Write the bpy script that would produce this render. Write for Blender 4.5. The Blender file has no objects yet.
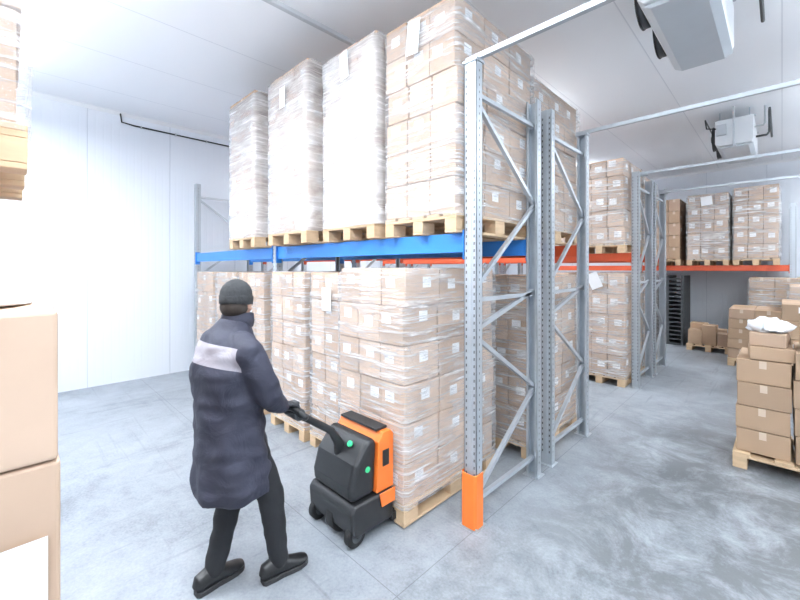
import bpy, bmesh, math, random
from mathutils import Vector, Matrix, noise
random.seed(7)
scene=bpy.context.scene
COL=scene.collection
# ---------------------------------------------------------------- materials
def newmat(name):
    m=bpy.data.materials.new(name); m.use_nodes=True
    nt=m.node_tree
    return m,nt,nt.nodes['Principled BSDF']
def setp(b,**k):
    for n,v in k.items():
        n=n.replace('_',' ')
        if n in b.inputs: b.inputs[n].default_value=v
def simple(name,col,rough=.5,metal=0.,noise_amt=.06,scale=8.,bump=0.,coat=0.,stretch=(1,1,1)):
    m,nt,b=newmat(name)
    setp(b,Roughness=rough,Metallic=metal)
    b.inputs['Coat Weight'].default_value=coat
    tc=nt.nodes.new('ShaderNodeTexCoord'); mp=nt.nodes.new('ShaderNodeMapping')
    mp.inputs['Scale'].default_value=stretch
    nz=nt.nodes.new('ShaderNodeTexNoise'); nz.inputs['Scale'].default_value=scale; nz.inputs['Detail'].default_value=4
    nt.links.new(tc.outputs['Object'],mp.inputs['Vector']); nt.links.new(mp.outputs[0],nz.inputs['Vector'])
    mx=nt.nodes.new('ShaderNodeMix'); mx.data_type='RGBA'
    c=Vector(col[:3])
    mx.inputs[6].default_value=(*[max(0,x*(1-noise_amt)) for x in c],1)
    mx.inputs[7].default_value=(*[min(1,x*(1+noise_amt)) for x in c],1)
    nt.links.new(nz.outputs['Fac'],mx.inputs[0]); nt.links.new(mx.outputs[2],b.inputs['Base Color'])
    if bump>0:
        bp=nt.nodes.new('ShaderNodeBump'); bp.inputs['Strength'].default_value=bump; bp.inputs['Distance'].default_value=.01
        nt.links.new(nz.outputs['Fac'],bp.inputs['Height']); nt.links.new(bp.outputs[0],b.inputs['Normal'])
    return m
K1=simple('kraft_cardboard_a',(.54,.385,.280),.75,noise_amt=.14,scale=3)
K2=simple('kraft_cardboard_b',(.59,.43,.320),.75,noise_amt=.12,scale=4)
K3=simple('kraft_cardboard_c',(.46,.32,.225),.75,noise_amt=.14,scale=3)
KD=simple('kraft_cardboard_brown',(.42,.285,.185),.75,noise_amt=.10,scale=3)
KD2=simple('kraft_cardboard_brown_b',(.36,.245,.16),.75,noise_amt=.10,scale=3)
TAPE=simple('packing_tape',(.60,.48,.37),.3,noise_amt=.04)
LABEL=simple('paper_label',(.88,.89,.90),.6,noise_amt=.03)
INK=simple('label_ink',(.5,.5,.52),.6)
WOOD=simple('pallet_wood',(.60,.43,.27),.7,noise_amt=.25,scale=6,bump=.2,stretch=(1,1,4))
GALV=simple('galvanised_steel',(.50,.54,.58),.38,metal=.5,noise_amt=.12,scale=14)
HOLE=simple('punched_slot_shadow',(.10,.105,.11),.8)
BLUE=simple('blue_beam_paint',(.03,.22,.66),.35,noise_amt=.06)
ORANGE=simple('orange_paint',(.85,.19,.03),.4,noise_amt=.06)
RED=simple('red_orange_beam_paint',(.70,.11,.04),.4,noise_amt=.06)
BLACK=simple('black_plastic',(.015,.016,.018),.45)
RUBBER=simple('black_rubber',(.01,.01,.011),.7)
DGREY=simple('dark_grey_plastic',(.05,.055,.06),.5)
WHITEM=simple('white_coated_metal',(.80,.82,.84),.35,noise_amt=.03)
GREYM=simple('grey_coated_metal',(.55,.58,.61),.35,noise_amt=.04)
GREEN=simple('green_indicator',(.05,.6,.25),.4)
FILM=simple('plastic_bag_film',(.85,.87,.9),.25,noise_amt=.08,bump=.5)
def wrapmat(name,lo,hi,streak,bump):
    m=bpy.data.materials.new(name); m.use_nodes=True; nt=m.node_tree
    b=nt.nodes['Principled BSDF']; out=nt.nodes['Material Output']
    b.inputs['Base Color'].default_value=(.95,.96,.98,1); b.inputs['Roughness'].default_value=.15
    b.inputs['Specular IOR Level'].default_value=1.0
    tr=nt.nodes.new('ShaderNodeBsdfTransparent'); mix=nt.nodes.new('ShaderNodeMixShader')
    tc=nt.nodes.new('ShaderNodeTexCoord'); L=nt.links.new
    def layer(rot,sc,scale,f0,f1,a,bb):
        mp=nt.nodes.new('ShaderNodeMapping'); mp.inputs['Rotation'].default_value=rot; mp.inputs['Scale'].default_value=sc
        nz=nt.nodes.new('ShaderNodeTexNoise'); nz.inputs['Scale'].default_value=scale; nz.inputs['Detail'].default_value=7; nz.inputs['Roughness'].default_value=.65
        nz.inputs['Distortion'].default_value=.6
        mr=nt.nodes.new('ShaderNodeMapRange'); mr.inputs['From Min'].default_value=f0; mr.inputs['From Max'].default_value=f1
        mr.inputs['To Min'].default_value=a; mr.inputs['To Max'].default_value=bb
        L(tc.outputs['Object'],mp.inputs[0]); L(mp.outputs[0],nz.inputs['Vector']); L(nz.outputs['Fac'],mr.inputs['Value'])
        return nz.outputs['Fac'],mr.outputs[0]
    n1,f1=layer((.3,.3,0),(1.5,1.5,5),1.3,.38,.64,lo,hi)
    n2,f2=layer((-.5,-.6,0),(1,1,20),2.0,.52,.70,0,streak)
    n3,f3=layer((.9,.7,0),(1.2,1.2,16),2.2,.56,.70,0,streak*.8)
    ad=nt.nodes.new('ShaderNodeMath'); ad.operation='ADD'; ad.use_clamp=True; L(f1,ad.inputs[0]); L(f2,ad.inputs[1])
    ad2=nt.nodes.new('ShaderNodeMath'); ad2.operation='ADD'; ad2.use_clamp=True; L(ad.outputs[0],ad2.inputs[0]); L(f3,ad2.inputs[1])
    sm=nt.nodes.new('ShaderNodeMath'); sm.operation='ADD'; L(n1,sm.inputs[0]); L(n2,sm.inputs[1])
    sm2=nt.nodes.new('ShaderNodeMath'); sm2.operation='ADD'; L(sm.outputs[0],sm2.inputs[0]); L(n3,sm2.inputs[1])
    bp=nt.nodes.new('ShaderNodeBump'); bp.inputs['Strength'].default_value=bump; bp.inputs['Distance'].default_value=.03
    L(sm2.outputs[0],bp.inputs['Height']); L(bp.outputs[0],b.inputs['Normal'])
    L(ad2.outputs[0],mix.inputs[0]); L(tr.outputs[0],mix.inputs[1]); L(b.outputs[0],mix.inputs[2]); L(mix.outputs[0],out.inputs['Surface'])
    return m
WR=wrapmat('stretch_wrap_thin',.12,.32,.55,.7); WRD=wrapmat('stretch_wrap_layered_lit',.30,.60,.4,.45)  # layered film made whiter, painting in aisle light on the upper load fronts
def math_node(nt,op,a,b=None,c=None):
    n=nt.nodes.new('ShaderNodeMath'); n.operation=op
    for i,v in enumerate((a,b,c)):
        if v is None: continue
        if isinstance(v,(int,float)): n.inputs[i].default_value=v
        else: nt.links.new(v,n.inputs[i])
    return n.outputs[0]
def panelmat(name,col,mode,pitch,rib,rough,bs=.35):
    m,nt,b=newmat(name); L=nt.links.new
    g=nt.nodes.new('ShaderNodeNewGeometry'); sp=nt.nodes.new('ShaderNodeSeparateXYZ'); L(g.outputs['Position'],sp.inputs[0])
    if mode=='wall': co=math_node(nt,'ADD',sp.outputs[0],sp.outputs[1])
    else: co=sp.outputs[0]
    r=math_node(nt,'PINGPONG',co,rib/2); r=math_node(nt,'DIVIDE',r,rib/2); r=math_node(nt,'SMOOTH_MIN',r,.35,.15)
    s=math_node(nt,'PINGPONG',co,pitch/2); s=math_node(nt,'LESS_THAN',s,.006)
    h=math_node(nt,'SUBTRACT',r,math_node(nt,'MULTIPLY',s,2.0))
    bp=nt.nodes.new('ShaderNodeBump'); bp.inputs['Strength'].default_value=bs; bp.inputs['Distance'].default_value=.006
    L(h,bp.inputs['Height']); L(bp.outputs[0],b.inputs['Normal'])
    mx=nt.nodes.new('ShaderNodeMix'); mx.data_type='RGBA'
    mx.inputs[6].default_value=(*col,1); mx.inputs[7].default_value=(col[0]*.80,col[1]*.81,col[2]*.83,1)
    L(s,mx.inputs[0]); L(mx.outputs[2],b.inputs['Base Color'])
    b.inputs['Roughness'].default_value=rough
    return m
WALLM=panelmat('white_insulated_panel',(.77,.81,.87),'wall',1.1,.10,.30,.5)
CEILM=panelmat('white_ceiling_panel',(.88,.90,.93),'ceil',1.1,.22,.32,.2)
def floormat():
    m,nt,b=newmat('polished_concrete'); L=nt.links.new
    g=nt.nodes.new('ShaderNodeNewGeometry'); sp=nt.nodes.new('ShaderNodeSeparateXYZ'); L(g.outputs['Position'],sp.inputs[0])
    def nzz(sc,det,dist=0,ro=.6,stretch=None):
        n=nt.nodes.new('ShaderNodeTexNoise'); n.inputs['Scale'].default_value=sc; n.inputs['Detail'].default_value=det
        n.inputs['Distortion'].default_value=dist; n.inputs['Roughness'].default_value=ro
        if stretch:
            mp=nt.nodes.new('ShaderNodeMapping'); mp.inputs['Scale'].default_value=stretch[0]; mp.inputs['Rotation'].default_value=stretch[1]
            L(g.outputs['Position'],mp.inputs[0]); L(mp.outputs[0],n.inputs['Vector'])
        else: L(g.outputs['Position'],n.inputs['Vector'])
        return n.outputs['Fac']
    n1=nzz(.9,8,.5,.65); n2=nzz(6,10,.3,.75); n3=nzz(60,5)
    s=math_node(nt,'MULTIPLY_ADD',n1,.45,math_node(nt,'MULTIPLY_ADD',n2,.35,math_node(nt,'MULTIPLY',n3,.22)))
    cr=nt.nodes.new('ShaderNodeValToRGB'); L(s,cr.inputs[0])
    e=cr.color_ramp.elements; e[0].position=.39; e[0].color=(.17,.19,.21,1); e[1].position=.64; e[1].color=(.38,.41,.445,1)
    e2=e.new(.50); e2.color=(.285,.31,.34,1)
    d=math_node(nt,'ABSOLUTE',math_node(nt,'ADD',sp.outputs[0],.25))
    lane=nt.nodes.new('ShaderNodeMapRange'); lane.interpolation_type='SMOOTHSTEP'
    lane.inputs['From Min'].default_value=1.7; lane.inputs['From Max'].default_value=.3; L(d,lane.inputs['Value'])
    far=nt.nodes.new('ShaderNodeMapRange'); far.interpolation_type='SMOOTHSTEP'; far.inputs['From Min'].default_value=8.5; far.inputs['From Max'].default_value=4.0; L(sp.outputs[1],far.inputs['Value'])
    st=nt.nodes.new('ShaderNodeMapRange'); st.inputs['From Min'].default_value=.38; st.inputs['From Max'].default_value=.56; L(nzz(2.3,12,.5,.78),st.inputs['Value'])
    dark=math_node(nt,'MULTIPLY',math_node(nt,'MULTIPLY',math_node(nt,'MULTIPLY',lane.outputs[0],far.outputs[0]),st.outputs[0]),.78)
    scs=[]
    for stt in(((9,.35,1),(0,0,.06)),((.3,8,1),(0,0,-.08)),((7,.5,1),(0,0,.7))):
        mr=nt.nodes.new('ShaderNodeMapRange'); mr.inputs['From Min'].default_value=.62; mr.inputs['From Max'].default_value=.72; L(nzz(1.6,5,.3,.55,stt),mr.inputs['Value']); scs.append(mr.outputs[0])
    sc=math_node(nt,'MULTIPLY',math_node(nt,'MAXIMUM',scs[0],math_node(nt,'MAXIMUM',scs[1],scs[2])),.32)
    dark=math_node(nt,'MAXIMUM',dark,sc)
    mx=nt.nodes.new('ShaderNodeMix'); mx.data_type='RGBA'; L(dark,mx.inputs[0]); L(cr.outputs[0],mx.inputs[6]); mx.inputs[7].default_value=(.09,.095,.10,1)
    jy=math_node(nt,'PINGPONG',math_node(nt,'SUBTRACT',sp.outputs[1],1.49),2.1); jx=math_node(nt,'PINGPONG',math_node(nt,'ADD',sp.outputs[0],6.3),2.4)
    j=math_node(nt,'LESS_THAN',math_node(nt,'MINIMUM',jy,jx),.003)
    m2=nt.nodes.new('ShaderNodeMix'); m2.data_type='RGBA'; L(math_node(nt,'MULTIPLY',j,.5),m2.inputs[0]); L(mx.outputs[2],m2.inputs[6]); m2.inputs[7].default_value=(.08,.08,.09,1)
    L(m2.outputs[2],b.inputs['Base Color'])
    L(math_node(nt,'MULTIPLY_ADD',n2,.35,.26),b.inputs['Roughness'])
    bp=nt.nodes.new('ShaderNodeBump'); bp.inputs['Strength'].default_value=.08; bp.inputs['Distance'].default_value=.01; L(n2,bp.inputs['Height']); L(bp.outputs[0],b.inputs['Normal'])
    return m
FLOORM=floormat()
def emat(name,col,st):
    m,nt,b=newmat(name); b.inputs['Emission Color'].default_value=(*col,1); b.inputs['Emission Strength'].default_value=st
    b.inputs['Base Color'].default_value=(.9,.9,.9,1); return m
# ---------------------------------------------------------------- mesh builder
class MB:
    def __init__(s): s.bm=bmesh.new(); s.mats=[]
    def mi(s,m):
        if m not in s.mats: s.mats.append(m)
        return s.mats.index(m)
    def box(s,lo,hi,mat,rz=0,taper=1.0):
        lo=Vector(lo); hi=Vector(hi); c=(lo+hi)/2; h=(hi-lo)/2
        vs=[]
        for dz in(-1,1):
            t=taper if dz>0 else 1
            for dx,dy in((-1,-1),(1,-1),(1,1),(-1,1)):
                p=Vector((dx*h.x*t,dy*h.y*t,dz*h.z))
                if rz: p=Matrix.Rotation(rz,3,'Z')@p
                vs.append(s.bm.verts.new(c+p))
        k=s.mi(mat)
        for f in((3,2,1,0),(4,5,6,7),(0,1,5,4),(1,2,6,5),(2,3,7,6),(3,0,4,7)):
            s.bm.faces.new([vs[i] for i in f]).material_index=k
    def quad(s,pts,mat):
        f=s.bm.faces.new([s.bm.verts.new(p) for p in pts]); f.material_index=s.mi(mat)
    def prism(s,prof,axis,a,b,mat):
        def mk(p,t):
            if axis=='X': return (t,p[0],p[1])
            if axis=='Y': return (p[0],t,p[1])
            return (p[0],p[1],t)
        A=[s.bm.verts.new(mk(p,a)) for p in prof]; B=[s.bm.verts.new(mk(p,b)) for p in prof]
        k=s.mi(mat); n=len(prof)
        s.bm.faces.new(A).material_index=k; s.bm.faces.new(B[::-1]).material_index=k
        for i in range(n): s.bm.faces.new([A[i],B[i],B[(i+1)%n],A[(i+1)%n]]).material_index=k
    def bar(s,p0,p1,w,t,mat):
        p0=Vector(p0);p1=Vector(p1);d=(p1-p0).normalized()
        up=Vector((0,0,1)) if abs(d.z)<.95 else Vector((1,0,0))
        a=d.cross(up).normalized(); b=a.cross(d).normalized()
        R=[]
        for p in(p0,p1): R.append([s.bm.verts.new(p+a*x*w/2+b*y*t/2) for x,y in((-1,-1),(1,-1),(1,1),(-1,1))])
        k=s.mi(mat)
        for i in range(4): s.bm.faces.new([R[0][i],R[0][(i+1)%4],R[1][(i+1)%4],R[1][i]]).material_index=k
        s.bm.faces.new(R[0][::-1]).material_index=k; s.bm.faces.new(R[1]).material_index=k
    def loft(s,pts,rad,mat,seg=14,caps=True,ref=None):
        pts=[Vector(p) for p in pts]; rings=[]; n=len(pts); k=s.mi(mat)
        pa=None
        for i,p in enumerate(pts):
            d=(pts[min(i+1,n-1)]-pts[max(i-1,0)])
            d=d.normalized() if d.length>1e-6 else Vector((0,0,1))
            if pa is None:
                r=Vector(ref) if ref else (Vector((0,0,1)) if abs(d.z)<.9 else Vector((1,0,0)))
                a=(r-d*r.dot(d)).normalized()
            else: a=(pa-d*pa.dot(d)).normalized()
            pa=a; b=d.cross(a)
            rr=rad[i] if isinstance(rad,(list,tuple)) else rad
            if not isinstance(rr,(list,tuple)): rr=(rr,rr)
            rings.append([s.bm.verts.new(p+a*math.cos(t)*rr[0]+b*math.sin(t)*rr[1]) for t in [2*math.pi*j/seg for j in range(seg)]])
        for i in range(n-1):
            for j in range(seg):
                f=s.bm.faces.new([rings[i][j],rings[i][(j+1)%seg],rings[i+1][(j+1)%seg],rings[i+1][j]]); f.material_index=k; f.smooth=True
        if caps:
            s.bm.faces.new(rings[0][::-1]).material_index=k; s.bm.faces.new(rings[-1]).material_index=k
    def sphere(s,c,r,mat,u=16,v=10):
        r=Vector(r) if not isinstance(r,(int,float)) else Vector((r,r,r))
        res=bmesh.ops.create_uvsphere(s.bm,u_segments=u,v_segments=v,radius=1,matrix=Matrix.Translation(c)@Matrix.Diagonal((*r,1)))
        k=s.mi(mat)
        for f in {f for vv in res['verts'] for f in vv.link_faces}: f.material_index=k; f.smooth=True
    def done(s,name,parent=None,bevel=0,seg=1,fixn=True):
        if fixn: bmesh.ops.recalc_face_normals(s.bm,faces=s.bm.faces)
        me=bpy.data.meshes.new(name); s.bm.to_mesh(me); s.bm.free()
        for m in s.mats: me.materials.append(m)
        o=bpy.data.objects.new(name,me); COL.objects.link(o)
        if parent: o.parent=parent
        if bevel:
            md=o.modifiers.new('bevel','BEVEL'); md.width=bevel; md.segments=seg; md.limit_method='ANGLE'; md.angle_limit=.6
        return o
def empty(name,loc=(0,0,0)):
    e=bpy.data.objects.new(name,None); e.empty_display_size=.1; COL.objects.link(e); return e
# ---------------------------------------------------------------- room
XL,XR,YN,YF,ZC=-7.42,4.2,-3.4,12.35,4.25
def slab(name,lo,hi,mat):
    m=MB(); m.box(lo,hi,mat); return m.done(name)
slab('floor',(XL-.1,YN-.1,-.1),(XR+.1,YF+.1,0),FLOORM)
slab('ceiling',(XL-.1,YN-.1,ZC),(XR+.1,YF+.1,ZC+.1),CEILM)
slab('wall_left',(XL-.1,YN,0),(XL,YF,ZC),WALLM)
slab('wall_right',(XR,YN,0),(XR+.1,YF,ZC),WALLM)
slab('wall_back',(XL,YF,0),(XR,YF+.1,ZC),WALLM)
slab('wall_front',(XL,YN-.1,0),(XR,YN,ZC),WALLM)
m=MB(); m.prism([(XL,ZC),(XL+.05,ZC),(XL,ZC-.05)],'Y',YN,YF,WHITEM); m.done('trim_1')
m=MB(); m.prism([(YF,ZC),(YF-.05,ZC),(YF,ZC-.05)],'X',XL,XR,WHITEM); m.done('trim_2')
# ---------------------------------------------------------------- pallets and loads
def pallet_into(m,x0,x1,y0,y1,z):
    W=x1-x0
    for xa in (x0,(x0+x1)/2-.05,x1-.10):
        m.box((xa,y0,z),(xa+.10,y1,z+.02),WOOD)
        for ya in (y0,(y0+y1)/2-.07,y1-.145):
            m.box((xa,ya,z+.02),(xa+.10,ya+.145,z+.10),WOOD)
    for ya in (y0,(y0+y1)/2-.07,y1-.145):
        m.box((x0,ya,z+.10),(x1,ya+.145,z+.122),WOOD)
    n=5; bw=.12 if W>.7 else .10
    for i in range(n):
        xa=x0+(W-bw)*i/(n-1)
        m.box((xa,y0,z+.122),(xa+bw,y1,z+.144),WOOD)
def boxes_into(m,x0,x1,y0,y1,z0,z1,nx,ny,nz,mats,label=.85,jit=.010,lw=.085,tape=True):
    bw=(x1-x0)/nx; bd=(y1-y0)/ny; bh=(z1-z0)/nz
    for k in range(nz):
        oy=random.uniform(-jit,jit); ox=random.uniform(-jit,jit)
        for i in range(nx):
            for j in range(ny):
                if 0<i<nx-1 and 0<j<ny-1 and k<nz-1: continue
                a=x0+i*bw+ox+random.uniform(-.003,.003); b=y0+j*bd+oy+random.uniform(-.006,.004); c=z0+k*bh
                g=.004
                A=(a+g,b+g,c+.0015); B=(a+bw-g,b+bd-g,c+bh-.0025-random.uniform(0,.003))
                m.box(A,B,random.choice(mats))
                e=.0012; lh=lw*.85
                def dec(side):
                    if side in(0,2): u0,u1=A[0],B[0]
                    else: u0,u1=A[1],B[1]
                    def P(u,z):
                        return {0:(u,A[1]-e,z),2:(u,B[1]+e,z),1:(B[0]+e,u,z),3:(A[0]-e,u,z)}[side]
                    def rect(ua,ub,za,zb,mat): m.quad([P(ua,za),P(ub,za),P(ub,zb),P(ua,zb)],mat)
                    um=(u0+u1)/2
                    if random.random()<label:
                        w=min(lw,(u1-u0)*.45); uc=um+random.uniform(-.045,.045); zc=c+bh*.60+random.uniform(-.035,.035)
                        rect(uc-w/2,uc+w/2,zc-lh/2,zc+lh/2,LABEL)
                        def P2(u,z,o=.0006):
                            return {0:(u,A[1]-e-o,z),2:(u,B[1]+e+o,z),1:(B[0]+e+o,u,z),3:(A[0]-e-o,u,z)}[side]
                        for q in(.2,.0,-.25):
                            zz=zc+q*lh; ue=uc+w*random.uniform(.1,.38)
                            m.quad([P2(uc-w*.38,zz-.0015),P2(ue,zz-.0015),P2(ue,zz+.0015),P2(uc-w*.38,zz+.0015)],INK)
                    elif tape:
                        rect(um-.024,um+.024,B[2]-.07,B[2]-.002,TAPE)
                if j==0: dec(0)
                if i==nx-1: dec(1)
                if j==ny-1: dec(2)
                if i==0: dec(3)
def wrap_obj(x0,x1,y0,y1,z0,z1,mat,parent,seed=0):
    off=.020; bm=bmesh.new()
    x0-=off;x1+=off;y0-=off;y1+=off
    r=.035; loop=[]
    def side(p,q,n):
        for i in range(n): t=i/n; loop.append((p[0]+(q[0]-p[0])*t,p[1]+(q[1]-p[1])*t))
    side((x0+r,y0),(x1-r,y0),12); loop.append((x1-r,y0)); side((x1,y0+r),(x1,y1-r),16); loop.append((x1,y1-r))
    side((x1-r,y1),(x0+r,y1),12); loop.append((x0+r,y1)); side((x0,y1-r),(x0,y0+r),16); loop.append((x0,y0+r))
    nz=30; rings=[]; cx=(x0+x1)/2; cy=(y0+y1)/2
    for k in range(nz+1):
        z=z0+(z1-z0)*k/nz; ring=[]
        for (x,y) in loop:
            d=noise.noise(Vector((x*3+seed,y*3,z*8+x*4)))*.0055
            if k==nz: d-=.05
            l=math.hypot(x-cx,y-cy); ring.append(bm.verts.new((x+(x-cx)/l*d,y+(y-cy)/l*d,z+(.004 if k==nz else 0))))
        rings.append(ring)
    n=len(loop)
    for k in range(nz):
        for j in range(n):
            bm.faces.new([rings[k][j],rings[k][(j+1)%n],rings[k+1][(j+1)%n],rings[k+1][j]]).smooth=True
    me=bpy.data.meshes.new('stretch_wrap'); bm.to_mesh(me); bm.free(); me.materials.append(mat)
    o=bpy.data.objects.new('stretch_wrap',me); COL.objects.link(o); o.parent=parent
def load(x0,x1,y0,zb,zt,depth=1.16,nx=3,ny=3,nz=5,wrap=None,mats=(K1,K2,K3),label=.8,sheet=None,name='palletized_box_load',lw=.092):
    e=empty(name)
    y1=y0+depth
    m=MB(); pallet_into(m,x0,x1,y0-.01,y1+.01,zb); m.done('wooden_pallet',e,.003)
    m=MB(); boxes_into(m,x0+.008,x1-.008,y0+.004,y1-.004,zb+.146,zt,nx,ny,nz,list(mats),label,lw=lw)
    m.done('cartons',e,.007,2)
    if wrap: wrap_obj(x0,x1,y0,y1,zb+.12,zt,wrap,e,seed=x0*3+y0)
    if sheet:
        m=MB()
        for (side,u,z,w,h,tilt) in sheet:
            c=math.cos(tilt);s=math.sin(tilt); P=[]
            for a,b in((-w/2,-h/2),(w/2,-h/2),(w/2,h/2),(-w/2,h/2)):
                uu=u+a*c-b*s; zz=z+a*s+b*c
                P.append((uu,y0-.030,zz) if side=='F' else (x1+.030,uu,zz))
            m.quad(P,LABEL)
        m.done('delivery_sheet',e)
    return e
BT=2.05
# rack 1 upper
load(-2.33,-1.61,2.19,BT,3.74,wrap=WR,label=1,nz=6,sheet=[('F',-2.0,3.56,.13,.26,-.1)])
load(-3.16,-2.41,2.14,BT,3.80,wrap=WRD,label=.8,nz=6,sheet=[('F',-2.8,3.62,.12,.25,.1)])
load(-4.10,-3.31,2.05,BT,3.88,wrap=WRD,label=.8,nz=6,sheet=[('F',-3.75,3.6,.12,.22,.0)])
load(-5.19,-4.45,2.05,BT,3.93,wrap=WRD,label=.7,nz=6)
# rack 1 lower
load(-2.60,-1.84,1.91,.012,1.80,wrap=WR,label=.9,nz=6)
load(-3.42,-2.70,2.16,0,1.76,wrap=WR,label=.85,nz=6,sheet=[('F',-3.1,1.5,.15,.22,.0)])
load(-4.22,-3.50,2.14,0,1.76,wrap=WR,label=.8,nz=6)
load(-5.25,-4.50,2.18,0,1.74,wrap=WR,label=.5)
load(-6.10,-5.38,2.20,0,1.74,wrap=WR,label=.5)
load(-7.00,-6.25,2.20,0,1.74,wrap=WR,label=.5)
# rack 2
load(-2.38,-1.64,3.42,BT,3.60,depth=1.12,wrap=WR)
load(-3.25,-2.50,3.42,BT,3.60,depth=1.12,wrap=WR)
load(-2.38,-1.66,3.42,0,1.72,depth=1.12,wrap=WR)
load(-3.25,-2.50,3.42,0,1.72,depth=1.12,wrap=WR)
load(-4.15,-3.40,3.42,0,1.72,depth=1.12,wrap=WR)
# rack 3 / 4
load(-2.40,-1.68,6.50,BT-.02,3.47,depth=1.08,wrap=WR,label=.95,lw=.11)
load(-3.25,-2.50,6.50,BT-.02,3.47,depth=1.08,wrap=WR)
load(-2.40,-1.68,6.50,0,1.72,depth=1.08,wrap=WR,label=.95,lw=.11,sheet=[('F',-2.1,1.6,.17,.25,.4)])
load(-3.25,-2.50,6.50,0,1.72,depth=1.08,wrap=WR)
load(-2.40,-1.68,7.62,BT-.02,3.4,depth=1.0,wrap=WR)
load(-2.40,-1.68,7.62,0,1.72,depth=1.0,wrap=WR)
# far rack
load(-2.38,-1.68,10.98,1.86,3.42,wrap=None,mats=(KD,K3),label=.2)
load(-1.56,-.82,10.98,1.86,3.46,wrap=WR,label=.95,lw=.12,sheet=[('F',-1.2,3.3,.2,.2,.1)])
load(-.75,-.03,10.98,1.86,3.52,wrap=WR,label=.95,lw=.12)
# ---------------------------------------------------------------- racks
def upright(m,x,y,h,face,detail=True):
    w=.10; d=.075; t=.004; yf=y+face*d/2
    m.box((x-w/2,min(yf,yf-face*t),0),(x+w/2,max(yf,yf-face*t),h),GALV)
    for sx in(-1,1):
        xa=x+sx*w/2; m.box((min(xa,xa-sx*t),y-d/2,0),(max(xa,xa-sx*t),y+d/2,h),GALV)
        yb=y-face*d/2
        m.box((min(xa,xa-sx*.02),min(yb,yb+face*t),0),(max(xa,xa-sx*.02),max(yb,yb+face*t),h),GALV)
    m.box((x-.014,min(yf,yf+face*.004),0),(x+.014,max(yf,yf+face*.004),h),GALV)
    if detail:
        z=.12; e=.0006
        while z<h-.05:
            for sx in(-1,1):
                xc=x+sx*.032
                yy=yf+face*e
                m.quad([(xc-.005,yy,z-.010),(xc+.005,yy,z-.010),(xc+.006,yy,z+.010),(xc-.004,yy,z+.010)],HOLE)
                xx=x+sx*(w/2+e)
                m.quad([(xx,y-.004,z-.008),(xx,y+.004,z-.008),(xx,y+.004,z+.008),(xx,y-.004,z+.008)],HOLE)
            z+=.05
    m.box((x-.07,y-.065,0),(x+.07,y+.065,.006),GALV)
    for sx,sy in((-1,1),(1,-1)): m.loft([(x+sx*.058,y+sy*.052,.006),(x+sx*.058,y+sy*.052,.02)],.008,GALV,seg=6)
def frame(m,x,y0,y1,h,detail):
    upright(m,x,y0+.0375,h,-1,detail); upright(m,x,y1-.0375,h,1,detail)
    ya=y0+.05; yb=y1-.05
    def hb(z): m.bar((x,ya,z),(x,yb,z),.03,.03,GALV)
    def db(za,zb): m.bar((x,ya,za),(x,yb,zb),.03,.03,GALV)
    hb(.16); hb(h-.22); hb(h*.5-.05)
    db(.18,.75); db(1.32,.78)
    db(1.36,h*.5-.02)
    a=h*.5+.03; b=(a+h-.24)/2
    db(a,b); db(h-.25,b+.03)
def beam(m,x0,x1,y,z0,z1,mat,detail=True):
    m.box((x0,y-.022,z0),(x1,y+.022,z1),mat)
    for x in(x0,x1):
        s=1 if x==x0 else -1
        m.box((min(x,x+s*.006),y-.045,z0-.05),(max(x,x+s*.006),y+.03,z1+.02),mat)
def rack(name,xs,y0,y1,h,zb,mat,h_beam=.125,detail=True,protect=()):
    e=empty(name)
    for x in xs:
        m=MB(); frame(m,x,y0,y1,h,detail); m.done('upright_frame',e)
    m=MB()
    for a,b in zip(xs[:-1],xs[1:]):
        for y in(y0+.03,y1-.03): beam(m,a+.05,b-.05,y,zb-h_beam,zb,mat)
        for f in(.2,.5,.8): m.bar((a+(b-a)*f,y0+.055,zb-.03),(a+(b-a)*f,y1-.055,zb-.03),.04,.03,GALV)
    m.done('load_beams',e,.004)
    for (x,y) in protect:
        m=MB(); m.prism([(x-.062,y+.03),(x-.062,y-.05),(x-.045,y-.068),(x+.045,y-.068),(x+.062,y-.05),(x+.062,y+.03),(x+.055,y+.03),(x+.055,y-.046),(x+.04,y-.06),(x-.04,y-.06),(x-.055,y-.046),(x-.055,y+.03)],'Z',.008,.38,ORANGE)
        m.done('column_guard',e,.002)
    return e
rack('pallet_rack',[-7.2,-4.35,-1.54],2.25,3.25,3.25,BT,BLUE,.14,True,[(-1.54,2.2875)])
rack('pallet_rack',[-7.2,-4.35,-1.54],3.46,4.42,3.25,BT,RED)
rack('pallet_rack',[-7.2,-4.40,-1.57],6.62,7.50,3.25,BT-.02,RED)
rack('pallet_rack',[-7.2,-4.40,-1.57],7.66,8.52,3.25,BT-.02,RED)
rack('pallet_rack',[-5.3,-2.52,.16],11.05,12.05,3.1,1.86,RED)
for y,z in((2.29,3.25),(4.38,3.25),(6.95,3.26),(8.45,3.18)):
    m=MB(); x0=-1.60
    m.box((x0,y-.018,z-.0),(XR,y+.018,z+.036),GALV)
    m.box((x0,y-.05,z-.02),(x0+.12,y+.05,z),GALV); m.box((XR-.01,y-.07,z-.05),(XR,y+.07,z+.1),GALV)
    m.done('rack_tie_beam')
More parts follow.
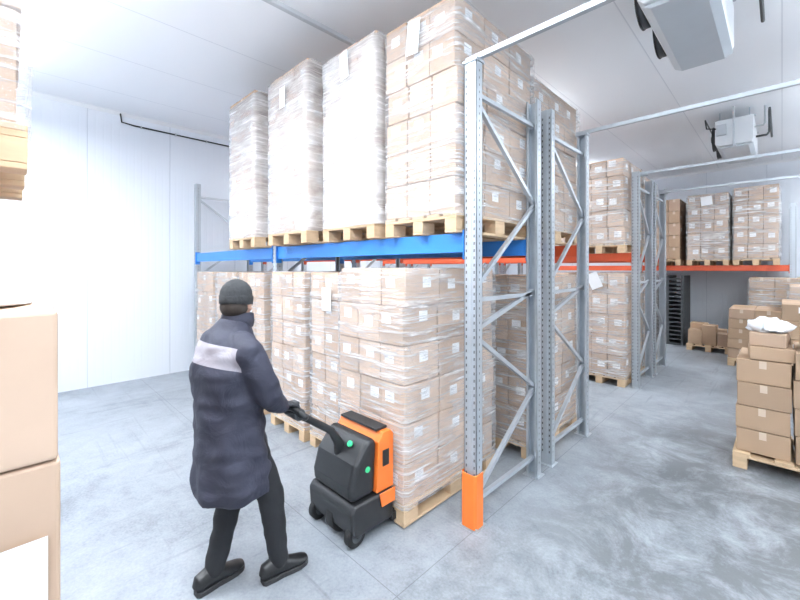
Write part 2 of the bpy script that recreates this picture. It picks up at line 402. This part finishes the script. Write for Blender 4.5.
# opposing rack with its loads (left foreground)
rack('pallet_rack',[-4.28,-1.46],-1.12,-.12,3.25,BT+.05,RED,detail=False)
load(-2.5,-1.70,-1.13,BT+.06,3.7,nx=2,ny=3,nz=4,label=.25,wrap=WR)
e=empty('palletized_box_load')
m=MB(); pallet_into(m,-2.28,-1.50,-1.12,.09,0); m.done('wooden_pallet',e,.003)
m=MB(); boxes_into(m,-2.27,-1.475,-1.10,.102,.146,.385,2,2,1,[K1,K2],.0,lw=.2,jit=.002)
boxes_into(m,-2.27,-1.475,-1.10,.102,.386,1.68,2,2,3,[K1,K2],.0,lw=.2,jit=.004)
m.quad([(-1.462,-.35,.70),(-1.462,.075,.70),(-1.462,.075,1.05),(-1.462,-.35,1.05)],LABEL)
m.done('cartons',e,.010,2)
m=MB()
m.sphere((-1.9,-.1,1.685),(.28,.16,.03),FILM,32,20)
o=m.done('plastic_film',e)
for v in o.data.vertices:
    v.co+=Vector([noise.noise(v.co*14+Vector((q,0,0)))*.02 for q in(0,5,9)]); v.co.z=max(v.co.z,1.682)
# ---------------------------------------------------------------- right hand stacks
e=empty('stacked_carton_pallet')
m=MB(); pallet_into(m,-.32,.90,4.62,5.42,0); m.done('wooden_pallet',e,.003)
m=MB()
boxes_into(m,-.30,.06,4.66,5.36,.146,.98,1,2,4,[KD,KD2],.0,jit=.008)
boxes_into(m,.07,.88,4.64,5.36,.146,1.09,2,2,4,[KD,KD2],.1,jit=.008)
m.box((-.22,4.68,.985),(.07,5.0,1.10),KD,rz=.08); m.box((-.20,4.70,1.105),(.04,5.0,1.22),K3,rz=-.1)
m.box((-.1,5.06,.985),(.06,5.33,1.16),KD2)
m.box((.12,4.72,1.095),(.5,5.1,1.32),KD,rz=.05)
m.done('cartons',e,.006,2)
m=MB(); m.sphere((-.08,4.86,1.27),(.15,.13,.07),FILM,36,24); o=m.done('plastic_bag',e)
for v in o.data.vertices:
    v.co+=Vector([noise.noise(v.co*16+Vector((q,0,0)))*.06 for q in(0,5,9)]); v.co.z=max(v.co.z,1.222)
for (x0,x1,y0,zt,nx,ny,nz,mm) in((-.72,.02,9.35,1.05,2,3,5,(KD,K3)),(.08,.85,9.3,1.5,2,3,6,(K3,K1)),(-.02,.75,7.3,1.32,2,3,5,(KD,KD2)),(-.5,.3,10.98,1.6,2,3,6,(K3,KD))):
    load(x0,x1,y0,0,zt,nx=nx,ny=ny,nz=nz,depth=1.1 if y0>10 else 1.15,mats=mm,label=.3,wrap=WR if zt>1.4 else None,name='stacked_carton_pallet')
e=empty('stacked_carton_pallet')
m=MB(); pallet_into(m,-1.5,-.75,10.5,11.5,0); m.done('wooden_pallet',e,.003)
m=MB()
for (x,y,w,h) in((-1.48,10.52,.24,.30),(-1.23,10.55,.24,.42),(-.98,10.52,.22,.26),(-1.48,10.85,.3,.42),(-1.15,10.9,.3,.3)):
    m.box((x,y,.146),(x+w,y+.3,.146+h),random.choice([KD,K3]),rz=random.uniform(-.08,.08))
m.done('cartons',e,.004)
m=MB()
for k in range(16):
    z=.02+k*.1; m.box((-2.25,10.95,z),(-1.62,11.9,z+.03),DGREY)
    m.box((-2.25,10.95,z+.03),(-2.2,11.9,z+.1),DGREY); m.box((-1.67,10.95,z+.03),(-1.62,11.9,z+.1),DGREY); m.box((-1.98,10.95,z+.03),(-1.9,11.9,z+.1),DGREY)
m.box((-2.25,10.95,0),(-1.62,11.9,.02),DGREY)
m.done('plastic_pallet_stack',None,.003)
# ---------------------------------------------------------------- evaporators
def evaporator(y0,y1):
    e=empty('ceiling_evaporator'); x0,x1=-.75,-.30; z0,z1=3.66,4.10
    m=MB()
    m.prism([(x0+.04,z0+.04),(x1-.02,z0+.04),(x1,z0+.10),(x1,z1),(x0,z1),(x0,z0+.08)],'Y',y0,y1,WHITEM)
    m.done('casing',e,.01,2)
    m=MB(); m.prism([(x0+.02,z0+.035),(x0+.08,z0),(x1-.06,z0),(x1-.0,z0+.035)],'Y',y0+.03,y1-.03,GREYM)
    m.box((x0+.2,y0-.03,z0+.0),(x0+.26,y0+.02,z0+.04),GREYM); m.done('drip_tray',e,.005)
    m=MB()
    for f in(.27,.73):
        yc=y0+(y1-y0)*f; zc=(z0+z1)/2+.03
        for r in(.19,.15,.11,.07,.035):
            pts=[(x0-.05+(.19-r)*-.15,yc+r*math.cos(t),zc+r*math.sin(t)) for t in [i*2*math.pi/28 for i in range(29)]]
            m.loft(pts,.0035 if r<.19 else .008,BLACK,seg=6,caps=False,ref=(1,0,0))
        m.loft([(x0-.005,yc,zc),(x0-.045,yc,zc)],.19,DGREY,seg=28)
        m.loft([(x0-.045,yc,zc),(x0-.08,yc,zc)],.05,BLACK,seg=16)
        for k in range(8):
            t=k*math.pi/4; m.loft([(x0-.075,yc+.04*math.cos(t),zc+.04*math.sin(t)),(x0-.048,yc+.19*math.cos(t),zc+.19*math.sin(t))],.003,BLACK,seg=6)
    m.done('fans',e)
    m=MB()
    for y in(y0+.12,y1-.12):
        for x in(x0+.05,x1-.05): m.loft([(x,y,z1),(x,y,ZC)],.007,GALV,seg=8)
        m.box((x0-.02,y-.02,z1),(x1+.02,y+.02,z1+.02),GALV)
    m.done('hangers',e)
    m=MB()
    m.loft([(x1+.02,y0+.1,z0+.12),(x1+.14,y0+.1,z0+.12),(x1+.17,y0+.1,z0+.16),(x1+.17,y0+.1,z1+.02),(x1+.17,y0+.14,z1+.08),(x1+.17,y1,z1+.08),(x1+.17,y1+.6,z1+.08)],.016,DGREY,seg=10)
    m.loft([(x1,y0+.2,z0+.30),(x1+.10,y0+.2,z0+.30),(x1+.12,y0+.2,z0+.34),(x1+.12,y0+.2,ZC)],.014,GREYM,seg=10)
    m.loft([(x0+.23,y0-.03,z0+.02),(x0+.23,y0-.09,z0+.02),(x0+.23,y0-.1,z0+.06),(x0+.23,y0-.1,ZC)],.014,GREYM,seg=10)
    m.box((x0+.02,y0-.06,z0+.2),(x0+.14,y0,z0+.36),GREYM)
    m.loft([(x0-.12,y1-.1,z1+.05),(x0-.12,y0,z1+.05),(x0-.10,y0-.04,z1-.1),(x0+.05,y0-.04,z0+.3)],.01,BLACK,seg=8)
    m.done('pipework',e)
evaporator(3.2,4.5); evaporator(7.8,9.1)
m=MB(); m.box((-3.325,-.2,ZC-.045),(-3.275,2.85,ZC),GREYM); m.box((-3.335,2.85,ZC-.06),(-3.265,2.95,ZC),WHITEM); m.done('cable_trunking',None,.004)
m=MB(); m.loft([(XL+.02,1.22,ZC),(XL+.02,1.24,4.10),(XL+.02,1.4,4.085),(XL+.02,2.2,4.085),(XL+.02,3.0,4.09),(XL+.02,3.2,4.12),(XL+.02,3.25,ZC)],.012,BLACK,seg=8)
for y in(1.5,2.0,2.5,3.0): m.box((XL,y-.01,4.065),(XL+.04,y+.01,4.105),GREYM)
m.done('wall_cable')
# ---------------------------------------------------------------- lamps (suspended battens with down light; up light added to brighten the ceiling)
EM=emat('led_diffuser',(.93,.97,1),9)
def lamp(x,y,power,along='Y',L=1.5,up=.35):
    e=empty('led_batten_lamp'); m=MB(); w=.06; D=.32
    dx,dy=(w,L/2) if along=='Y' else (L/2,w)
    m.box((x-dx,y-dy,ZC-D-.02),(x+dx,y+dy,ZC-D+.02),WHITEM); m.box((x-dx*.85,y-dy*.97,ZC-D-.045),(x+dx*.85,y+dy*.97,ZC-D-.02),EM)
    m.box((x-dx*.85,y-dy*.97,ZC-D+.02),(x+dx*.85,y+dy*.97,ZC-D+.03),EM)  # glowing top strip belongs to the added up light
    for s in(-.8,.8): m.loft([(x+(dx*s if along=='X' else 0),y+(dy*s if along=='Y' else 0),ZC-D+.02),(x+(dx*s if along=='X' else 0),y+(dy*s if along=='Y' else 0),ZC)],.004,GALV,seg=6)
    m.done('batten',e,.004)
    for nm,z,p,rx in(('down_light',ZC-D-.05,power,0),('added_ceiling_fill',ZC-D+.035,power*up,math.pi)):  # upward light is an added fill that lifts the ceiling
        l=bpy.data.lights.new(nm,'AREA'); l.shape='RECTANGLE'; l.size=dx*2; l.size_y=dy*2; l.energy=p; l.color=(.90,.955,1)
        o=bpy.data.objects.new(nm,l); o.location=(x,y,z); o.rotation_euler=(rx,0,0); COL.objects.link(o); o.parent=e
P=60
lamp(-5.6,-.75,P*1.1,'X',up=1.3); lamp(-3.75,-.35,P*.8,'X',up=1.3); lamp(-2.0,.35,P,'X',up=1.3); lamp(-.2,.1,P,'X',up=1.3); lamp(-5.2,-2.2,P,'X',up=.7); lamp(-1.8,-2.0,P*1.2,'X',up=.7)  # second lamp is an unseen extra, added to brighten the left load fronts
lamp(1.3,1.6,P,up=1.3); lamp(1.3,4.6,P,up=1.7); lamp(1.3,7.6,P,up=1.7); lamp(1.5,10.2,P,up=1.5)
lamp(-3.6,5.5,P,'X',up=1.6); lamp(-6.0,5.5,P,'X',up=1.3); lamp(-4.2,9.8,P,'X',up=1.3); lamp(2.9,-1.6,P,'X',up=1)
# ---------------------------------------------------------------- pallet truck
e=empty('electric_pallet_truck'); cx=-2.17
m=MB()
m.prism([(1.52,.10),(1.55,.07),(1.86,.07),(1.88,.10),(1.88,.28),(1.54,.28),(1.51,.24)],'X',cx-.25,cx+.25,BLACK)
m.done('chassis',e,.02,3)
m=MB()
m.prism([(1.73,.285),(1.885,.285),(1.885,.65),(1.86,.68),(1.79,.68),(1.75,.62)],'X',cx-.23,cx+.24,ORANGE)
m.prism([(1.76,.19),(1.883,.19),(1.883,.284),(1.74,.284)],'X',cx+.251,cx+.262,ORANGE)
m.done('battery_cover',e,.02,3)
m=MB(); m.prism([(1.53,.285),(1.73,.285),(1.75,.64),(1.68,.66),(1.56,.52),(1.52,.38)],'X',cx-.22,cx+.225,BLACK); m.done('motor_cover',e,.035,3)
m=MB(); m.box((cx-.2,1.76,.682),(cx+.2,1.86,.698),BLACK); m.box((cx+.241,1.78,.45),(cx+.245,1.84,.56),BLACK)
m.loft([(cx+.225,1.66,.47),(cx+.232,1.66,.47)],.02,GREEN,seg=14); m.loft([(cx+.10,1.62,.61),(cx+.10,1.605,.62)],.02,GREEN,seg=14)
m.done('trim_details',e,.004)
def wheel(m,x,y,r,w,hub=GREYM):
    m.loft([(x-w/2,y,r),(x-w/2+.006,y,r),(x+w/2-.006,y,r),(x+w/2,y,r)],[r-.008,r,r,r-.008],RUBBER,seg=32)
    m.loft([(x-w/2-.003,y,r),(x+w/2+.003,y,r)],r*.55,hub,seg=20); m.loft([(x-w/2-.008,y,r),(x+w/2+.008,y,r)],r*.18,BLACK,seg=12)
m=MB(); wheel(m,cx,1.62,.115,.08,DGREY); wheel(m,cx+.205,1.57,.075,.05,DGREY); wheel(m,cx-.205,1.57,.075,.05,DGREY)
for s in(-1,1): m.box((cx+s*.205-.03,1.53,.08),(cx+s*.205+.03,1.62,.2),DGREY)
for s in(-1,1): wheel(m,cx+s*.185,2.85,.03,.07)
m.done('wheels',e)
m=MB()
for s in(-1,1): m.prism([(1.86,.045),(2.98,.05),(3.04,.07),(2.98,.104),(1.86,.104)],'X',cx+s*.185-.068,cx+s*.185+.068,BLACK)
m.done('forks',e,.006)
m=MB(); tx=-2.20
m.loft([(cx,1.62,.30),(cx,1.59,.60),(cx,1.53,.70),(tx,1.36,.82),(tx,1.25,.90)],[.04,.035,.026,.024,.028],BLACK,seg=14)
m.loft([(tx-.07,1.27,.885),(tx+.07,1.27,.885)],.038,DGREY,seg=14)
m.loft([(tx-.05,1.27,.885),(tx-.17,1.25,.90),(tx-.205,1.22,.925),(tx-.19,1.20,.95),(tx-.05,1.20,.95),(tx+.05,1.20,.95),(tx+.19,1.20,.95),(tx+.205,1.22,.925),(tx+.17,1.25,.90),(tx+.05,1.27,.885)],.016,BLACK,seg=12)
m.box((tx-.03,1.22,.915),(tx+.03,1.29,.955),DGREY)
m.done('tiller',e,.004)
# ---------------------------------------------------------------- worker
def fabric(name,col,extra=None):
    return simple(name,col,.85,noise_amt=.18,scale=9,bump=.35)
PANTS=fabric('black_work_trousers',(.012,.013,.016)); HAT=simple('knitted_beanie',(.035,.037,.04),.95,noise_amt=.3,scale=60,bump=.6)
SHOE=simple('black_leather_shoe',(.012,.012,.013),.4); SOLE=simple('shoe_sole',(.03,.03,.032),.8)
SKIN=simple('skin',(.50,.30,.22),.5,noise_amt=.06); GLOVE=simple('dark_work_glove',(.03,.032,.038),.75,bump=.2)
HAIR=simple('dark_hair',(.03,.02,.015),.7,scale=80,noise_amt=.4); LIP=simple('lips',(.42,.19,.16),.5); EYEW=simple('eye_white',(.8,.8,.8),.2); IRIS=simple('iris',(.05,.03,.02),.2)
bx=-2.245
def jacketmat():
    m,nt,b=newmat('padded_navy_jacket'); L=nt.links.new; b.inputs['Roughness'].default_value=.7
    g=nt.nodes.new('ShaderNodeNewGeometry'); sp=nt.nodes.new('ShaderNodeSeparateXYZ'); L(g.outputs['Position'],sp.inputs[0])
    z=sp.outputs[2]; y=sp.outputs[1]; x=sp.outputs[0]
    def mul(a,bb): return math_node(nt,'MULTIPLY',a,bb)
    zz=math_node(nt,'MULTIPLY_ADD',math_node(nt,'SUBTRACT',y,.80),.25,z)
    band=mul(math_node(nt,'GREATER_THAN',zz,1.265),math_node(nt,'LESS_THAN',zz,1.385))
    lim=mul(math_node(nt,'LESS_THAN',x,bx+.235),math_node(nt,'LESS_THAN',y,.95))
    m1=nt.nodes.new('ShaderNodeMix'); m1.data_type='RGBA'; L(mul(band,lim),m1.inputs[0]); m1.inputs[6].default_value=(.026,.028,.048,1); m1.inputs[7].default_value=(.36,.34,.38,1)
    L(m1.outputs[2],b.inputs['Base Color'])
    nz=nt.nodes.new('ShaderNodeTexNoise'); nz.inputs['Scale'].default_value=7; nz.inputs['Detail'].default_value=5; nz.inputs['Distortion'].default_value=.8; L(g.outputs['Position'],nz.inputs['Vector'])
    bp=nt.nodes.new('ShaderNodeBump'); bp.inputs['Strength'].default_value=.6; bp.inputs['Distance'].default_value=.03; L(nz.outputs['Fac'],bp.inputs['Height']); L(bp.outputs[0],b.inputs['Normal'])
    return m
JACK=jacketmat()
def remesh(mb,name,parent,mat,voxel,smooth=6,post=None):
    o=mb.done(name+'_src')
    r=o.modifiers.new('r','REMESH'); r.mode='VOXEL'; r.voxel_size=voxel
    s=o.modifiers.new('s','SMOOTH'); s.iterations=smooth; s.factor=.5
    dg=bpy.context.evaluated_depsgraph_get(); me=bpy.data.meshes.new_from_object(o.evaluated_get(dg))
    bpy.data.objects.remove(o,do_unlink=True)
    me.materials.clear(); me.materials.append(mat)
    for p in me.polygons: p.material_index=0; p.use_smooth=True
    n=bpy.data.objects.new(name,me); COL.objects.link(n); n.parent=parent
    if post:
        for v in me.vertices: v.co=post(v.co)
    return n
W=empty('warehouse_worker')
m=MB()
tor=[(.54,.905,.240,.200),(.58,.905,.245,.205),(.75,.895,.235,.195),(.92,.885,.215,.180),(1.08,.875,.215,.178),(1.22,.868,.228,.180),(1.33,.872,.222,.162),(1.40,.885,.18,.138),(1.445,.905,.115,.105),(1.50,.92,.085,.09)]
m.loft([(bx,y,z) for z,y,a,b in tor],[(a,b) for z,y,a,b in tor],JACK,seg=32,ref=(1,0,0))
def limb(m,pts,rad,mat): 
    m.loft(pts,rad,mat,seg=18)
    for p,r in zip(pts,rad): m.sphere(p,r*.98,mat,16,10)
limb(m,[(bx+.15,.89,1.385),(bx+.205,.90,1.34),(bx+.235,.95,1.22),(bx+.245,1.0,1.10),(bx+.20,1.06,1.04),(bx+.145,1.115,.995)],[.075,.087,.078,.070,.062,.050],JACK)
limb(m,[(bx-.15,.89,1.385),(bx-.205,.90,1.34),(bx-.235,.95,1.22),(bx-.235,1.01,1.10),(bx-.18,1.07,1.04),(bx-.11,1.115,.995)],[.075,.087,.078,.070,.062,.050],JACK)
def fold(co):
    d=noise.noise(co*9)*.014+noise.noise(Vector((co.x*6,co.y*6,co.z*20)))*.009
    if co.z<.95: d+=math.sin(math.atan2(co.y-.9,co.x-bx)*7+co.z*6)*.010*(.95-co.z)/.4
    c=Vector((bx,.89,co.z)); v=(co-c); 
    return co+v.normalized()*d if v.length>.05 else co
remesh(m,'jacket',W,JACK,.012,5,fold)
m=MB(); m.loft([(bx,.925,1.465),(bx,.93,1.50),(bx,.935,1.545)],[(.080,.092),(.083,.095),(.073,.085)],JACK,seg=24,ref=(1,0,0)); m.done('collar',W,.006,2)
m=MB()
m.loft([(bx,.905,1.0),(bx,.905,.88),(bx,.91,.78)],[(.17,.13),(.185,.14),(.17,.125)],PANTS,seg=24,ref=(1,0,0))
R=[(bx+.09,.915,.86),(bx+.10,.97,.70),(bx+.12,1.07,.49),(bx+.135,1.09,.30),(bx+.148,1.105,.10)]
Lg=[(bx-.09,.905,.86),(bx-.085,.915,.68),(bx-.07,.92,.48),(bx-.055,.87,.28),(bx-.045,.815,.10)]
limb(m,R,[.115,.105,.076,.064,.056],PANTS); limb(m,Lg,[.115,.105,.076,.064,.056],PANTS)
remesh(m,'trousers',W,PANTS,.011,4,lambda c: c+Vector((1,1,0))*noise.noise(Vector((c.x*6,c.y*6,c.z*18)))*.006)
def shoe(x,y,ang):
    m=MB(); Rm=Matrix.Rotation(ang,3,'Z'); o=Vector((x,y,0))
    prof=[(-.095,.030,.05),(-.075,.039,.10),(-.03,.041,.115),(.02,.040,.10),(.07,.043,.078),(.12,.047,.060),(.165,.043,.048),(.195,.028,.036)]
    m.loft([o+Rm@Vector((0,a*.93,h/2+.012)) for a,w,h in prof],[(h/2,w) for a,w,h in prof],SHOE,seg=20,ref=(0,0,1))
    remesh(m,'shoe',W,SHOE,.006,3,lambda c: Vector((c.x,c.y,max(c.z,.02))))
    m=MB(); n=[]
    for a,w in((-.10,.022),(-.085,.037),(-.03,.041),(.03,.039),(.09,.046),(.14,.047),(.18,.036),(.20,.018)): n.append((a*.93,w))
    pr=[Rm@Vector((w,a,0)) for a,w in n]+[Rm@Vector((-w,a,0)) for a,w in n[::-1]]
    m.prism([(x+p.x,y+p.y) for p in pr],'Z',0,.026,SOLE); m.done('shoe_sole',W,.003)
shoe(bx+.150,1.10,-.10); shoe(bx-.045,.805,.10)
hc=Vector((0,0,0)); heads=[]
m=MB()
m.sphere(hc+Vector((0,-.008,.015)),(.074,.094,.105),SKIN,24,16)
m.sphere(hc+Vector((0,.035,-.05)),(.056,.060,.068),SKIN,20,12)
m.sphere(hc+Vector((0,.062,-.085)),(.030,.028,.026),SKIN)
m.loft([hc+Vector((0,.083,.01)),hc+Vector((0,.108,-.02)),hc+Vector((0,.096,-.034))],[.009,.014,.010],SKIN,seg=10)
m.loft([hc+Vector((0,-.01,-.15)),hc+Vector((0,-.012,-.05))],[.060,.055],SKIN,seg=18)
for s in(-1,1):
    m.sphere(hc+Vector((s*.077,-.005,-.012)),(.010,.019,.031),SKIN,12,8)
    m.sphere(hc+Vector((s*.03,.078,.026)),(.022,.012,.007),SKIN,12,8)
    m.sphere(hc+Vector((s*.042,.06,-.03)),(.022,.022,.022),SKIN,12,8)
heads.append(remesh(m,'head',W,SKIN,.0055,3))
m=MB()
for s in(-1,1):
    m.sphere(hc+Vector((s*.031,.080,.006)),(.013,.012,.008),EYEW,14,10); m.sphere(hc+Vector((s*.031,.090,.006)),(.0055,.004,.0055),IRIS,10,8)
    m.loft([hc+Vector((s*.016,.092,.026)),hc+Vector((s*.034,.09,.031)),hc+Vector((s*.05,.078,.026))],.004,HAIR,seg=8)
m.sphere(hc+Vector((0,.091,-.058)),(.024,.010,.005),LIP); m.sphere(hc+Vector((0,.090,-.066)),(.021,.010,.005),LIP)
heads.append(m.done('face_features',W))
m=MB(); m.sphere(hc+Vector((0,-.035,-.025)),(.077,.073,.068),HAIR,24,14); heads.append(remesh(m,'hair',W,HAIR,.008,2))
m=MB()
rr=[(.022,.082,.102),(.05,.085,.104),(.075,.082,.099),(.10,.071,.087),(.122,.052,.064),(.136,.028,.034),(.142,.006,.008)]
m.loft([hc+Vector((0,-.010-(z*.10),z-.005)) for z,a,b in rr],[(a,b) for z,a,b in rr],HAT,seg=32,ref=(1,0,0))
m.loft([hc+Vector((0,-.010,z)) for z in(-.012,-.006,.038,.044)],[(.083,.102),(.088,.107),(.090,.108),(.084,.103)],HAT,seg=32,ref=(1,0,0))
heads.append(m.done('beanie',W))
HM=Matrix.Translation((bx-.01,.93,1.598))@Matrix.Rotation(math.radians(42),4,'Z')@Matrix.Rotation(math.radians(-8),4,'X')
for o in heads: o.data.transform(HM)
def hand(xc,inner):
    m=MB(); by,bz=1.20,.95
    def on(a,r=.029): return (by+r*math.cos(math.radians(a)),bz+r*math.sin(math.radians(a)))
    m.loft([(xc,1.105,1.0),(xc,1.135,.995),(xc,1.165,.990),(xc,1.188,.982)],[(.022,.030),(.018,.038),(.016,.041),(.012,.039)],GLOVE,seg=16,ref=(0,0,1))
    for i,(dx,ln,r) in enumerate(((-.033,.92,.0088),(-.011,1.0,.0095),(.011,1.05,.0095),(.033,.96,.0092))):
        dxx=dx*(-inner)
        x=xc-dxx; pts=[(x,1.178,.984)]
        for a in(85,45,5,-35,-75*ln): y,z=on(a); pts.append((x,y,z))
        m.loft(pts,[r*1.1,r*1.05,r,r,r*.95,r*.8],GLOVE,seg=10,ref=(1,0,0)); m.sphere(pts[-1],r*.8,GLOVE,10,8)
    x=xc+inner*.042
    pts=[(xc+inner*.028,1.135,.985),(x,1.155,.965),(x+inner*.004,1.168,.938),(x,1.182,.921),(x-inner*.004,1.205,.916)]
    m.loft(pts,[.014,.013,.0115,.0105,.008],GLOVE,seg=10,ref=(1,0,0))
    m.done('gloved_hand',W)
hand(bx+.14,-1); hand(bx-.07,1)
m=MB(); 
for xx in(bx+.145,bx-.085): m.loft([(xx,1.10,1.005),(xx,1.125,.995)],[.048,.044],GLOVE,seg=18)
m.done('sleeve_cuffs',W)
# ---------------------------------------------------------------- world, camera
w=bpy.data.worlds.new('World'); scene.world=w; w.use_nodes=True
w.node_tree.nodes['Background'].inputs[0].default_value=(.8,.88,1,1); w.node_tree.nodes['Background'].inputs[1].default_value=.5
cam=bpy.data.cameras.new('camera'); co=bpy.data.objects.new('camera',cam); COL.objects.link(co)
co.location=(0,0,1.8); co.rotation_euler=(math.radians(90),0,math.radians(44.7))
cam.sensor_width=36; cam.lens=386/800*36; cam.shift_y=-.04; cam.clip_start=.05
scene.camera=co
scene.view_settings.view_transform='Standard'
scene.view_settings.exposure=0
